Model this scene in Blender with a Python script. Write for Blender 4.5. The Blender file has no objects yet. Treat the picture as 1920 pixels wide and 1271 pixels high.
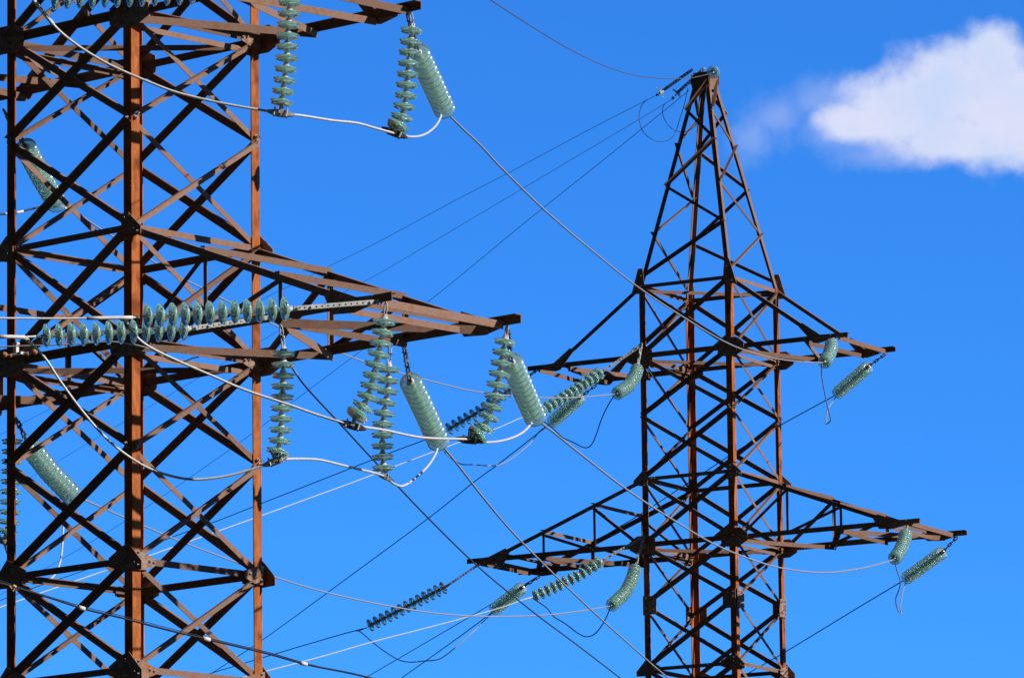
import bpy, math, random
from mathutils import Vector, Matrix, Quaternion
random.seed(7)
R = math.radians
sc = bpy.context.scene
col = sc.collection

# ------------------------------------------------------------------ camera
FPX, TILT, ROLL = 11765.5, 0.1692, -0.0129
c_, s_ = math.cos(TILT), math.sin(TILT)
cr, sr = math.cos(ROLL), math.sin(ROLL)
cd = bpy.data.cameras.new('camera'); cam = bpy.data.objects.new('camera', cd); col.objects.link(cam)
cd.sensor_width = 36; cd.lens = FPX / 1920 * 36; cd.clip_start = 1; cd.clip_end = 20000
up0 = Vector((0, -s_, c_)); xh = Vector((1, 0, 0)); fw = Vector((0, c_, s_))
rt = xh * cr + up0 * sr; up = -xh * sr + up0 * cr
m = Matrix((rt, up, -fw)).transposed().to_4x4()
cam.matrix_world = m
sc.camera = cam

# ------------------------------------------------------------------ sky, sun, exposure
SUN_AZ, SUN_EL = R(112), R(29)                       # clockwise from +Y
SKY = 0.10
w = bpy.data.worlds.new('World'); sc.world = w; w.use_nodes = True
nt = w.node_tree; nt.nodes.clear()
def N(tree, kind, **k):
    n = tree.nodes.new(kind)
    for a, b in k.items(): setattr(n, a, b)
    return n
out = N(nt, 'ShaderNodeOutputWorld'); bg = N(nt, 'ShaderNodeBackground')
sky = N(nt, 'ShaderNodeTexSky', sky_type='NISHITA', sun_disc=False)
sky.sun_elevation = SUN_EL; sky.sun_rotation = SUN_AZ
sky.air_density = 1.0; sky.dust_density = 0.0; sky.ozone_density = 4.0; sky.altitude = 1500
mul = N(nt, 'ShaderNodeMixRGB', blend_type='MULTIPLY'); mul.inputs[0].default_value = 1
mul.inputs[2].default_value = (0.25, 0.90, 1.80, 1)
nt.links.new(sky.outputs[0], mul.inputs[1])
# added darkening of the unseen sky behind and left of camera, deepens shaded faces
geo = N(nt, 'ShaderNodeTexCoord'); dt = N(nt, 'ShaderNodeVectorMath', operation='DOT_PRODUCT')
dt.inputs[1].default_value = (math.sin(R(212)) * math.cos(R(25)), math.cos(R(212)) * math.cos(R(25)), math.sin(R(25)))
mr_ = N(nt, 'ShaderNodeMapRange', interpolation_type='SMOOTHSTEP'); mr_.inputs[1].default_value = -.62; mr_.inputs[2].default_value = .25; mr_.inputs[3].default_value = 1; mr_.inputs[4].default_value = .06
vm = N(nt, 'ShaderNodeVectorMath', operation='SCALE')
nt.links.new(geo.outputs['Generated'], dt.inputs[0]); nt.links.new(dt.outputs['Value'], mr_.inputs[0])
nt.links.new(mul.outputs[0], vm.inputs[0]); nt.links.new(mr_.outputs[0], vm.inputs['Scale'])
# clouds in the sky: soft lobes around one fixed direction of the world, broken up by noise
def _dir(px, py):
    return (fw + rt * ((px - 960) / FPX) + up * ((635.5 - py) / FPX)).normalized()
C0 = _dir(1760, 190); CR = C0.cross(Vector((0, 0, 1))).normalized(); CU = CR.cross(C0)
def _dot(v):
    n = N(nt, 'ShaderNodeVectorMath', operation='DOT_PRODUCT'); n.inputs[1].default_value = v * FPX
    nt.links.new(geo.outputs['Generated'], n.inputs[0]); return n.outputs['Value']
cmb = N(nt, 'ShaderNodeCombineXYZ'); nt.links.new(_dot(CR), cmb.inputs[0]); nt.links.new(_dot(-CU), cmb.inputs[1]); nt.links.new(_dot(-C0), cmb.inputs[2])
def _noise(scale, detail, rough=.6, off=0):
    n = N(nt, 'ShaderNodeTexNoise'); n.inputs['Scale'].default_value = scale; n.inputs['Detail'].default_value = detail; n.inputs['Roughness'].default_value = rough
    a = N(nt, 'ShaderNodeVectorMath', operation='ADD'); a.inputs[1].default_value = (off, off * .7, 0)
    nt.links.new(cmb.outputs[0], a.inputs[0]); nt.links.new(a.outputs[0], n.inputs[0]); return n.outputs['Fac']
def _math(op, a, b, clamp=False):
    n = N(nt, 'ShaderNodeMath', operation=op, use_clamp=clamp)
    for i, x in enumerate((a, b)):
        if isinstance(x, (int, float)): n.inputs[i].default_value = x
        else: nt.links.new(x, n.inputs[i])
    return n.outputs[0]
def _lobes(blobs):
    acc = None
    for bx, by, rx, ry in blobs:
        sb = N(nt, 'ShaderNodeVectorMath', operation='SUBTRACT'); sb.inputs[1].default_value = (bx, by, 0)
        ml = N(nt, 'ShaderNodeVectorMath', operation='MULTIPLY'); ml.inputs[1].default_value = (1 / rx, 1 / ry, 0)
        ln = N(nt, 'ShaderNodeVectorMath', operation='LENGTH')
        nt.links.new(cmb.outputs[0], sb.inputs[0]); nt.links.new(sb.outputs[0], ml.inputs[0]); nt.links.new(ml.outputs[0], ln.inputs[0])
        v = _math('SUBTRACT', 1.0, ln.outputs['Value'])
        if acc is None: acc = v
        else:
            n = N(nt, 'ShaderNodeMath', operation='SMOOTH_MAX'); n.inputs[2].default_value = .25
            nt.links.new(acc, n.inputs[0]); nt.links.new(v, n.inputs[1]); acc = n.outputs[0]
    return acc
def _step(v, a, b, hi=1.):
    n = N(nt, 'ShaderNodeMapRange', interpolation_type='SMOOTHSTEP'); n.inputs[1].default_value = a; n.inputs[2].default_value = b; n.inputs[4].default_value = hi
    nt.links.new(v, n.inputs[0]); return n.outputs[0]
nz = _math('SUBTRACT', _noise(.013, 7, .58), .5)
main = _lobes([(-150, 34, 95, 42), (-70, 12, 130, 85), (30, -22, 150, 100), (98, -78, 85, 75), (150, 25, 210, 118), (45, 72, 170, 58)])
f1 = _step(_math('ADD', main, _math('MULTIPLY', nz, .95)), -.14, .50, .96)
wisp = _lobes([(-300, 20, 110, 70), (-345, 60, 60, 70), (-230, -10, 120, 60), (-110, 98, 170, 45), (-190, 60, 170, 70)])
f2 = _step(_math('ADD', wisp, _math('MULTIPLY', _math('SUBTRACT', _noise(.010, 6, .6, 300), .5), 1.6)), .0, 1.1, .28)
edge = _step(_noise(.007, 5, .55, 900), .3, .7)
cc = N(nt, 'ShaderNodeMixRGB'); nt.links.new(edge, cc.inputs[0]); cc.inputs[1].default_value = (.60, .71, .96, 1); cc.inputs[2].default_value = (.75, .77, .95, 1)
sclm = N(nt, 'ShaderNodeVectorMath', operation='SCALE'); sclm.inputs['Scale'].default_value = 1 / SKY; nt.links.new(cc.outputs[0], sclm.inputs[0])
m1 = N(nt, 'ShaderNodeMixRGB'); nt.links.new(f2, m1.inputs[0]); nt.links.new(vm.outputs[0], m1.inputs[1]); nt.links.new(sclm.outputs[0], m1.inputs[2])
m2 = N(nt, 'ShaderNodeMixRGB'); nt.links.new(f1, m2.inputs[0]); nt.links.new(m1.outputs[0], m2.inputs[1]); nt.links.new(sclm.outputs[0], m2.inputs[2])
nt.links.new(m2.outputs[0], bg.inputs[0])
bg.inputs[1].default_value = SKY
nt.links.new(bg.outputs[0], out.inputs[0])
sd = bpy.data.lights.new('sun', 'SUN'); sd.energy = 5.0; sd.angle = R(0.5); sd.color = (1, .95, .88)
sun = bpy.data.objects.new('sun', sd); col.objects.link(sun)
sv = Vector((math.sin(SUN_AZ) * math.cos(SUN_EL), math.cos(SUN_AZ) * math.cos(SUN_EL), math.sin(SUN_EL)))
sun.rotation_euler = sv.to_track_quat('Z', 'Y').to_euler()
sun.location = sv * 60
sc.view_settings.view_transform = 'Standard'; sc.view_settings.look = 'None'
sc.view_settings.exposure = 0; sc.view_settings.gamma = 1
sc.cycles.max_bounces = 26; sc.cycles.transmission_bounces = 24; sc.cycles.transparent_max_bounces = 12
sc.cycles.diffuse_bounces = 3
sc.cycles.use_denoising = True

# ------------------------------------------------------------------ helpers
def P(px, py, d):
    """a point seen at (px, py) of the 1920 wide photograph, d metres along the view axis"""
    X = (px - 960) / FPX * d; Y = (635.5 - py) / FPX * d
    u = X * cr - Y * sr; v = X * sr + Y * cr
    return Vector((u, d * c_ - v * s_, d * s_ + v * c_))
def proj(p):
    d = p.y * c_ + p.z * s_; v = -p.y * s_ + p.z * c_; u = p.x
    return 960 + FPX * (u * cr + v * sr) / d, 635.5 - FPX * (-u * sr + v * cr) / d, d

def noise_mat(name, c1, c2, scale, rough=.85, metal=0., c3=None, bump=.0, stretch=(1, 1, 1), spec=.25, vary=0.):
    mt = bpy.data.materials.new(name); mt.use_nodes = True
    t = mt.node_tree; b = t.nodes['Principled BSDF']
    tc = N(t, 'ShaderNodeTexCoord'); mp = N(t, 'ShaderNodeMapping'); mp.inputs['Scale'].default_value = stretch
    n = N(t, 'ShaderNodeTexNoise'); n.inputs['Scale'].default_value = scale; n.inputs['Detail'].default_value = 8
    n.inputs['Roughness'].default_value = .65
    r = N(t, 'ShaderNodeValToRGB'); r.color_ramp.elements[0].position = .35; r.color_ramp.elements[1].position = .68
    r.color_ramp.elements[0].color = (*c1, 1); r.color_ramp.elements[1].color = (*c2, 1)
    t.links.new(tc.outputs['Object'], mp.inputs[0]); t.links.new(mp.outputs[0], n.inputs[0]); t.links.new(n.outputs[0], r.inputs[0])
    src = r.outputs[0]
    if c3:
        n2 = N(t, 'ShaderNodeTexNoise'); n2.inputs['Scale'].default_value = scale * .22; n2.inputs['Detail'].default_value = 5
        r2 = N(t, 'ShaderNodeValToRGB'); r2.color_ramp.elements[0].position = .52; r2.color_ramp.elements[1].position = .68
        mx = N(t, 'ShaderNodeMixRGB'); mx.inputs[2].default_value = (*c3, 1)
        t.links.new(tc.outputs['Object'], n2.inputs[0]); t.links.new(n2.outputs[0], r2.inputs[0])
        t.links.new(r2.outputs[0], mx.inputs[0]); t.links.new(src, mx.inputs[1]); src = mx.outputs[0]
    if vary:
        oi = N(t, 'ShaderNodeObjectInfo'); mrv = N(t, 'ShaderNodeMapRange'); mrv.inputs[3].default_value = 1 - vary; mrv.inputs[4].default_value = 1 + vary
        sc2 = N(t, 'ShaderNodeVectorMath', operation='SCALE'); t.links.new(oi.outputs['Random'], mrv.inputs[0]); t.links.new(mrv.outputs[0], sc2.inputs['Scale'])
        t.links.new(src, sc2.inputs[0]); src = sc2.outputs[0]
    t.links.new(src, b.inputs['Base Color'])
    b.inputs['Roughness'].default_value = rough; b.inputs['Metallic'].default_value = metal
    b.inputs['Specular IOR Level'].default_value = spec
    if bump:
        bp = N(t, 'ShaderNodeBump'); bp.inputs['Strength'].default_value = bump; bp.inputs['Distance'].default_value = .004
        t.links.new(n.outputs[0], bp.inputs['Height']); t.links.new(bp.outputs[0], b.inputs['Normal'])
    return mt
M = {}
M['leg'] = noise_mat('rusty_leg_steel', (.29, .080, .024), (.54, .175, .058), 18, c3=(.20, .055, .020), bump=.4, stretch=(1, 1, .22), rough=.95, spec=.02, vary=.08)
M['brace'] = noise_mat('rusty_brace_steel', (.205, .120, .088), (.275, .178, .138), 60, c3=(.235, .115, .068), bump=.15, rough=.95, spec=.02, vary=.22)
M['plate'] = noise_mat('rusty_plate_steel', (.22, .12, .08), (.42, .30, .24), 14, c3=(.32, .12, .045), bump=.3, rough=.95, spec=.02)
M['bolt'] = noise_mat('bolt_steel', (.20, .18, .16), (.5, .48, .45), 60, rough=.5, metal=.6)
M['galv'] = noise_mat('galvanised_steel', (.42, .42, .41), (.68, .68, .66), 40, rough=.55, metal=.1, c3=(.36, .33, .31))
M['cast'] = noise_mat('dark_cast_metal', (.06, .06, .06), (.24, .24, .24), 30, rough=.5, metal=.5)
M['alu'] = noise_mat('bright_aluminium_strand', (.50, .49, .48), (.74, .73, .72), 50, rough=.55, metal=.2)
M['wire'] = noise_mat('weathered_line_strand', (.26, .25, .25), (.46, .45, .45), 50, rough=.6, metal=.1)
M['dark'] = noise_mat('dark_backlit_strand', (.025, .025, .028), (.07, .07, .07), 50, rough=.7)  # darkened copy of the strand, backlit shade put into its colour
M['rope'] = noise_mat('thin_ground_wire', (.08, .08, .10), (.16, .16, .19), 50, rough=.7)
M['black'] = noise_mat('black_cable_jacket', (.012, .013, .018), (.03, .03, .035), 30, rough=.5)
M['orange'] = noise_mat('rusty_weight', (.30, .10, .04), (.5, .2, .1), 30, rough=.8)
M['pale'] = noise_mat('pale_tape', (.6, .58, .54), (.8, .78, .75), 30, rough=.7)
M['yellow'] = noise_mat('yellow_clip', (.6, .42, .12), (.75, .55, .2), 30, rough=.6)
M['ground'] = noise_mat('dry_grass_ground', (.02, .025, .012), (.045, .045, .025), .3, rough=.95)
def glass_mat(name, colr, rough, trans, thin=.13):
    g = bpy.data.materials.new(name); g.use_nodes = True
    t = g.node_tree; b = t.nodes['Principled BSDF']
    tc = N(t, 'ShaderNodeTexCoord'); n = N(t, 'ShaderNodeTexNoise'); n.inputs['Scale'].default_value = 25
    r = N(t, 'ShaderNodeValToRGB'); a = colr
    r.color_ramp.elements[0].color = (a[0] * .93, a[1] * .97, a[2] * .96, 1); r.color_ramp.elements[1].color = (*a, 1)
    t.links.new(tc.outputs['Object'], n.inputs[0]); t.links.new(n.outputs[0], r.inputs[0]); t.links.new(r.outputs[0], b.inputs['Base Color'])
    b.inputs['Roughness'].default_value = rough; b.inputs['IOR'].default_value = 1.45
    b.inputs['Transmission Weight'].default_value = trans
    b.inputs['Coat Weight'].default_value = .8; b.inputs['Coat Roughness'].default_value = .13; b.inputs['Coat IOR'].default_value = 1.8
    tr = N(t, 'ShaderNodeBsdfTranslucent'); tr.inputs[0].default_value = (a[0] * .76, a[1] * .98, a[2] * .90, 1)
    mx = N(t, 'ShaderNodeMixShader'); mx.inputs[0].default_value = thin
    t.links.new(b.outputs[0], mx.inputs[1]); t.links.new(tr.outputs[0], mx.inputs[2]); t.links.new(mx.outputs[0], t.nodes['Material Output'].inputs[0])
    return g
M['glass'] = glass_mat('green_insulator_glass', (.80, .99, .90), .07, .84, .22)
M['glassb'] = glass_mat('deep_green_insulator_glass', (.82, .985, .93), .14, .82, .26)

class MB:
    def __init__(s): s.v = []; s.f = []
    def quadbox(s, corners):                      # 8 corners: bottom 4, top 4
        b = len(s.v); s.v += [Vector(c) for c in corners]
        s.f += [tuple(b + i for i in q) for q in ((3, 2, 1, 0), (4, 5, 6, 7), (0, 1, 5, 4), (1, 2, 6, 5), (2, 3, 7, 6), (3, 0, 4, 7))]
    def bar(s, p0, p1, a, b, a0, a1, b0, b1):     # box along p0-p1, from a0..a1 along a and b0..b1 along b
        p0, p1 = Vector(p0), Vector(p1)
        s.quadbox([p + a * x + b * y for p in (p0, p1) for x, y in ((a0, b0), (a1, b0), (a1, b1), (a0, b1))])
    def angle(s, p0, p1, a, b, w, t, w2=None):    # L section, corner on p0-p1, flanges along a and b
        p0, p1 = Vector(p0), Vector(p1); d = (p1 - p0).normalized()
        a = Vector(a); a = (a - d * a.dot(d)).normalized()
        b = Vector(b); b = b - d * b.dot(d); b = (b - a * b.dot(a)).normalized()
        w2 = w2 or w
        bs = len(s.v)
        prof = ((0, 0), (w, 0), (w, t), (t, t), (t, w2), (0, w2))
        for p in (p0, p1): s.v += [p + a * x + b * y for x, y in prof]
        for i in range(6):
            j = (i + 1) % 6; s.f.append((bs + i, bs + j, bs + 6 + j, bs + 6 + i))
        s.f += [(bs + 3, bs + 2, bs + 1, bs), (bs + 5, bs + 4, bs + 3, bs), (bs + 6, bs + 7, bs + 8, bs + 9), (bs + 6, bs + 9, bs + 10, bs + 11)]
    def prism(s, poly, n, t):                     # flat polygon, thickness t along n
        n = Vector(n).normalized(); k = len(poly); b = len(s.v)
        s.v += [Vector(p) for p in poly] + [Vector(p) + n * t for p in poly]
        s.f.append(tuple(b + i for i in reversed(range(k)))); s.f.append(tuple(b + k + i for i in range(k)))
        for i in range(k):
            j = (i + 1) % k; s.f.append((b + i, b + j, b + k + j, b + k + i))
    def tube(s, pts, r, n=8, cap=True):
        pts = [Vector(p) for p in pts]; k = len(pts)
        rr = r if isinstance(r, (list, tuple)) else [r] * k
        t = (pts[1] - pts[0]).normalized(); x = t.orthogonal().normalized(); b = len(s.v)
        for i, p in enumerate(pts):
            t2 = (pts[min(i + 1, k - 1)] - pts[max(i - 1, 0)]).normalized()
            x = (x - t2 * x.dot(t2)).normalized(); y = t2.cross(x)
            for j in range(n):
                a = 2 * math.pi * j / n; s.v.append(p + (x * math.cos(a) + y * math.sin(a)) * rr[i])
        for i in range(k - 1):
            for j in range(n):
                l = (j + 1) % n; s.f.append((b + i * n + j, b + i * n + l, b + (i + 1) * n + l, b + (i + 1) * n + j))
        if cap:
            s.f.append(tuple(b + j for j in reversed(range(n)))); s.f.append(tuple(b + (k - 1) * n + j for j in range(n)))
    def lathe(s, prof, n=32, closed=False):
        b = len(s.v); k = len(prof)
        for r, z in prof:
            for j in range(n):
                a = 2 * math.pi * j / n; s.v.append(Vector((r * math.cos(a), r * math.sin(a), z)))
        for i in range(k if closed else k - 1):
            i2 = (i + 1) % k
            for j in range(n):
                l = (j + 1) % n; s.f.append((b + i * n + j, b + i2 * n + j, b + i2 * n + l, b + i * n + l))
        if not closed:
            s.f.append(tuple(b + j for j in range(n))); s.f.append(tuple(b + (k - 1) * n + j for j in reversed(range(n))))
    def mesh(s, name, mat, smooth=False, off=None):
        me = bpy.data.meshes.new(name)
        me.from_pydata([tuple(v - off) if off is not None else tuple(v) for v in s.v], [], s.f)
        me.materials.append(mat)
        if smooth: me.polygons.foreach_set('use_smooth', [True] * len(me.polygons))
        me.update(); return me
    def build(s, name, mat, parent=None, smooth=False, off=None):
        o = bpy.data.objects.new(name, s.mesh(name, mat, smooth, off)); col.objects.link(o)
        if parent is not None: o.parent = parent
        return o
def tag(o, label=None, cat=None, group=None, kind=None):
    if label: o['label'] = label
    if cat: o['category'] = cat
    if group: o['group'] = group
    if kind: o['kind'] = kind
def empty(name, loc, rz=0):
    o = bpy.data.objects.new(name, None); o.location = loc; o.rotation_euler = (0, 0, rz); o.empty_display_size = .2
    col.objects.link(o); return o

# ------------------------------------------------------------------ ground (below the frame)
g = MB(); g.quadbox([(x, y, z) for z in (-2.0, -1.6) for x, y in ((-9000, -9000), (9000, -9000), (9000, 9000), (-9000, 9000))])
go = g.build('ground', M['ground']); tag(go, kind='structure')

# ------------------------------------------------------------------ lattice towers
S = 1.95; H = S / 2; GZ = -1.6
LEV = [3.6682, 2.332, 1.1934, 0.0, -1.2543, -2.3852, -3.5923, -4.7502]
CRN = {'F': (H, -H), 'R': (H, H), 'B': (-H, H), 'L': (-H, -H)}
FACES = {'LF': ('L', 'F', (0, -1, 0)), 'FR': ('F', 'R', (1, 0, 0)), 'RB': ('R', 'B', (0, 1, 0)), 'BL': ('B', 'L', (-1, 0, 0))}
TOW = {'A': dict(x=-4.1162, y=67.3343, a=.7399, z=12.5439), 'B': dict(x=3.7424, y=116.9845, a=.5239, z=17.2214)}
def tw(nm, u, v, z):                               # tower frame -> world, z relative to level 3
    T = TOW[nm]; a = T['a']
    return Vector((T['x'] + u * math.cos(a) + v * math.sin(a), T['y'] - u * math.sin(a) + v * math.cos(a), T['z'] + z))
def pt(k, z): return Vector((*CRN[k], z))
ZU = Vector((0, 0, 1))

_bm = MB(); _bm.tube([Vector((0, 0, 0)), Vector((0, 0, .012)), Vector((0, 0, .0121)), Vector((0, 0, .026))], [.017, .017, .009, .009], 6)
BOLT = _bm.mesh('bolt', M['bolt'])
def bolts(par, p, n, e1, e2, offs, k=1.):
    for a, b in offs:
        o = bpy.data.objects.new('bolt', BOLT); col.objects.link(o); o.parent = par
        o.location = p + e1 * a + e2 * b; o.rotation_euler = n.to_track_quat('Z', 'Y').to_euler(); o.scale = (k, k, k)
def tower(nm, label, lev0=0):
    T = TOW[nm]; zb = T['z'] - GZ
    root = empty('lattice_tower', (T['x'], T['y'], GZ), -T['a'])
    tag(root, label, 'pylon', 'electricity pylons')
    lv = [zb + h for h in LEV]; low = lv[-1] - 1.2
    lv2 = lv + [low]
    off = lambda k, z: Vector((CRN[k][0], CRN[k][1], z))
    for k, (x, y) in CRN.items():
        mb = MB(); a = Vector((-math.copysign(1, x), 0, 0)); b = Vector((0, -math.copysign(1, y), 0))
        mb.angle((x, y, 0), (x, y, lv[0] + .05), a, b, .122, .012); mb.build('leg', M['leg'], root)
        ft = MB(); ft.quadbox([(x + i, y + j, z) for z in (0, .25) for i, j in ((-.25, -.25), (.25, -.25), (.25, .25), (-.25, .25))])
        ft.build('footing', M['galv'], root)
    ringl = [0, 1, 3, 4, 6] + ([7] if nm == 'A' else [])
    for fn, (k1, k2, n) in FACES.items():
        n = Vector(n); e = (pt(k2, 0) - pt(k1, 0)).normalized()
        for i in range(len(lv2) - 1):
            zt, zbm = lv2[i], lv2[i + 1]
            for which in (0, 1):
                # which 0: rises towards k2, bolted outside ; 1: rises towards k1, bolted inside
                p0, p1 = (pt(k1, zbm), pt(k2, zt)) if which == 0 else (pt(k2, zbm), pt(k1, zt))
                d = (p1 - p0).normalized(); pr = n.cross(d); pr = pr if pr.z > 0 else -pr
                ins = .03
                wd = (.086 if which == 0 else .074) if fn in ('LF', 'RB') else (.066 if which == 0 else .060)
                sh = n * (.0025 if which == 0 else -.0145 - .0025)
                fo = n if which == 0 else -n
                # keep the braces clear of the joint
                q0 = p0 + d * ins + sh; q1 = p1 - d * ins + sh
                mb = MB(); mb.angle(q0 + pr * wd * .5, q1 + pr * wd * .5, -pr, fo, wd, .008, .048)
                mb.build('brace', M['brace'], root)
        for i in ringl:
            z = lv[i]; wd = .085 if i in (1, 4) else .07
            q0 = pt(k1, z) + e * .125 - n * .015; q1 = pt(k2, z) - e * .125 - n * .015
            if i in (1, 4): q0, q1 = pt(k1, z) + n * .014, pt(k2, z) + n * .014; fo = n
            else: fo = -n
            mb = MB(); mb.angle(q0 + ZU * wd * .5, q1 + ZU * wd * .5, -ZU, fo, wd, .009); mb.build('ring_beam', M['brace'], root)
    for i in (0, 1, 4):                            # plan brace across the shaft
        z = lv[i]; a, b = pt('L', z - .05), pt('R', z - .05); d = (b - a).normalized(); pd = ZU.cross(d)
        mb = MB(); mb.angle(a + d * .16, b - d * .16, -ZU, pd, .062, .008); mb.build('plan_brace', M['brace'], root)
    # gusset plates in the two faces that carry the arms reach past the legs
    for i in (0, 1, 3, 4, 6) + ((7,) if nm == 'A' else ()):
        z = lv[i]
        for k, (x, y) in CRN.items():
            su = math.copysign(1, x); n = Vector((0, math.copysign(1, y), 0)); o = Vector((x, y, z)) + n * .0235
            E_ = Vector((su, 0, 0))
            if i in (1, 4): poly = [(-.30, .09), (-.16, .16), (.13, .16), (.30, .06), (.30, -.07), (.12, -.15), (-.16, -.15), (-.30, -.09)]
            elif i == 0: poly = [(-.125, .10), (-.10, .34), (-.0, .34), (.15, -.14), (-.14, -.14)]
            elif i == 3: poly = [(-.125, .15), (-.02, .15), (.17, -.02), (.17, -.10), (-.13, -.16)]
            else: poly = [(-.33, .045), (-.13, .15), (-.03, .18), (.17, -.03), (.17, -.12), (-.09, -.13), (-.33, -.05)]
            if nm == 'B' and i in (1, 4): poly = [(a * .92, b * 1.12) for a, b in poly]
            mb = MB(); pl = [o + E_ * a + ZU * b for a, b in poly]; mb.prism(pl, n, .010)
            gp = mb.build('gusset_plate', M['plate'], root)
            bolts(gp, o + n * .010, n, E_, ZU, [(-.06, .10), (-.06, .03), (-.06, -.05), (-.06, -.12), (-.22, .0), (-.28, .0), (.08, -.04), (.13, -.07)] if i != 0 else [(-.06, .2), (-.06, 0), (-.06, -.1), (.05, -.08)])
            if i in (6, 4, 1, 7):                  # smaller plates in the other two faces
                sv2 = -math.copysign(1, y); n2 = Vector((su, 0, 0)); o2 = Vector((x, y, z)) + n2 * .0245
                F_ = Vector((0, sv2, 0))
                pl = [o2 + F_ * a + ZU * b for a, b in ((.0, .11), (.14, .08), (.30, .03), (.30, -.05), (.15, -.10), (.0, -.11))]
                mb = MB(); mb.prism(pl, n2, .010); gp = mb.build('gusset_plate', M['plate'], root)
                bolts(gp, o2 + n2 * .010, n2, F_, ZU, [(.05, .08), (.05, -.06), (.22, 0), (.28, -.01)])
    if nm == 'B':                                  # splice plates on the legs
        z = lv[5]
        for k, (x, y) in CRN.items():
            for n, e in ((Vector((0, math.copysign(1, y), 0)), Vector((-math.copysign(1, x), 0, 0))), (Vector((math.copysign(1, x), 0, 0)), Vector((0, -math.copysign(1, y), 0)))):
                o = Vector((x, y, z)) + n * .016
                pl = [o + e * a + ZU * b for a, b in ((.003, .18), (.24, .16), (.27, .13), (.27, -.16), (.24, -.18), (.003, -.18))]
                mb = MB(); mb.prism(pl, n, .012); gp = mb.build('splice_plate', M['plate'], root)
                bolts(gp, o + n * .012, n, e, ZU, [(.05, .12), (.05, .04), (.05, -.04), (.05, -.12), (.16, .11), (.21, .09), (.16, -.11), (.21, -.09)])
    # joint bolts at the plain nodes
    for i in (2, 5):
        z = lv[i]
        for k, (x, y) in CRN.items():
            for n, e in ((Vector((0, math.copysign(1, y), 0)), Vector((-math.copysign(1, x), 0, 0))), (Vector((math.copysign(1, x), 0, 0)), Vector((0, -math.copysign(1, y), 0)))):
                if nm == 'B' and i == 5: continue
                bolts(root, Vector((x, y, z)) + n * .012, n, e, ZU, [(.05, .0), (.075, .05)], 1.25)

    # cross arms
    def arm(li, lt, ut, um, posts, long_):
        zl, zt = lv[li], lv[lt]
        for sg in (1, -1):
            X = lambda u, v, z: Vector((sg * u, v * H, z))
            mb = MB()
            for v in (-1, 1):                      # bottom chords: flange down the outer face + flange inward
                n = Vector((0, v, 0))
                mb.angle(X(H + .02, v, zl + .045) + n * .011, X(ut, v, zl + .045) + n * .011, -ZU, -n, .092, .010)
            base = mb.build('cross_arm', M['brace'], root)
            ztop = lambda u: zt + (zl - zt) * (u - H) / (um - H)
            for v in (-1, 1):
                n = Vector((0, v, 0))
                mb = MB(); mb.angle(X(H + .02, v, zt + .0) + n * .0, X(um, v, zl + .03) + n * .0, -ZU, -n, .075, .009); mb.build('top_chord', M['brace'], base)
                # tip gusset
                o = lambda u, z: X(u, v, z) + n * .0125
                sl = (zt - zl) / (um - H); w_ = .40
                mb = MB(); mb.prism([o(um - w_ - .04, zl + sl * (w_ + .04) - .06), o(um - w_ + .05, zl + sl * (w_ - .05) + .055), o(um + .02, zl + .05), o(um + .24, zl + .04), o(um + .24, zl - .06), o(um - .02, zl - .11), o(um - (w_ * .8 if long_ else .13), zl - .09)], n, .010)
                gp = mb.build('gusset_plate', M['plate'], base)
                for (a, b) in [(u, u2) for u, u2 in posts]:
                    mb = MB(); mb.angle(X(a, v, ztop(a) - .02) - n * .012, X(a, v, zl - .0) - n * .012, Vector((1, 0, 0)), -n, .05, .007); mb.build('post', M['brace'], base)
                    mb = MB(); mb.angle(X(a, v, ztop(a) - .02) - n * .022, X(b, v, zl + .02) - n * .022, -ZU, -n, .055, .007); mb.build('brace', M['brace'], base)
            def beam(a, va, b, vb, z, wd=.075, nmx='cross_beam', zz=None):
                p, q = X(a, va, z), X(b, vb, zz if zz is not None else z); d = (q - p).normalized(); pd = Vector((0, 0, 1)).cross(d)
                if pd.x < 0: pd = -pd
                p = p + d * .01; q = q - d * .01
                mb = MB(); mb.angle(p + ZU * .0 + pd * .02, q + ZU * .0 + pd * .02, -ZU, -pd, wd, .008); mb.build(nmx, M['brace'], base)
            # sides ordered so that the near (camera) side of the tower matches the photograph
            if long_:
                zc = zl - .03
                beam(H + .05, -1, 2.05, 1, zc, .078, 'brace'); beam(2.05, 1, 3.16, -1, zc - .002, .09, 'brace'); beam(3.16, -1, 4.35, 1, zc + .002, .09, 'brace')
                beam(3.16, -1, 3.16, 1, zc - .01, .07); beam(um - .12, -1, um - .12, 1, zc - .012, .07); beam(4.62, -1, 4.55, 1, zc + .03, .085)
                for u in (2.05, 3.16): beam(u, -1, u, 1, ztop(u) + .05, .07)
                beam(um - .3, -1, um - .3, 1, ztop(um - .3) - .02, .06)
            else:
                zc = zl - .03
                beam(H + .05, -1, 1.85, 1, zc, .085, 'brace'); beam(1.85, 1, 2.56, -1, zc - .002, .08, 'brace'); beam(2.56, -1, 2.75, 1, zc - .01, .08)
                beam(3.2, -1, 3.24, 1, zc + .03, .085)
    arm(1, 0, 3.42, 2.83, [], False)
    arm(4, 3, 4.81, 4.3, [(2.05, H + .06), (3.16, 2.05)], True)
    # plan stiffeners between the arm roots inside the shaft
    for i in (1, 4):
        z = lv[i] - .10
        for a, b in (('B', 'L'), ('F', 'R')):
            p, q = pt(a, z), pt(b, z); d = (q - p).normalized(); pd = ZU.cross(d)
            mb = MB(); mb.angle(p + d * .1 + pd * .03, q - d * .1 + pd * .03, -ZU, pd, .06, .008); mb.build('ring_beam', M['brace'], root)

    # peak
    z0, z1 = lv[0], zb + 7.72; rt_ = .15
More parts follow.
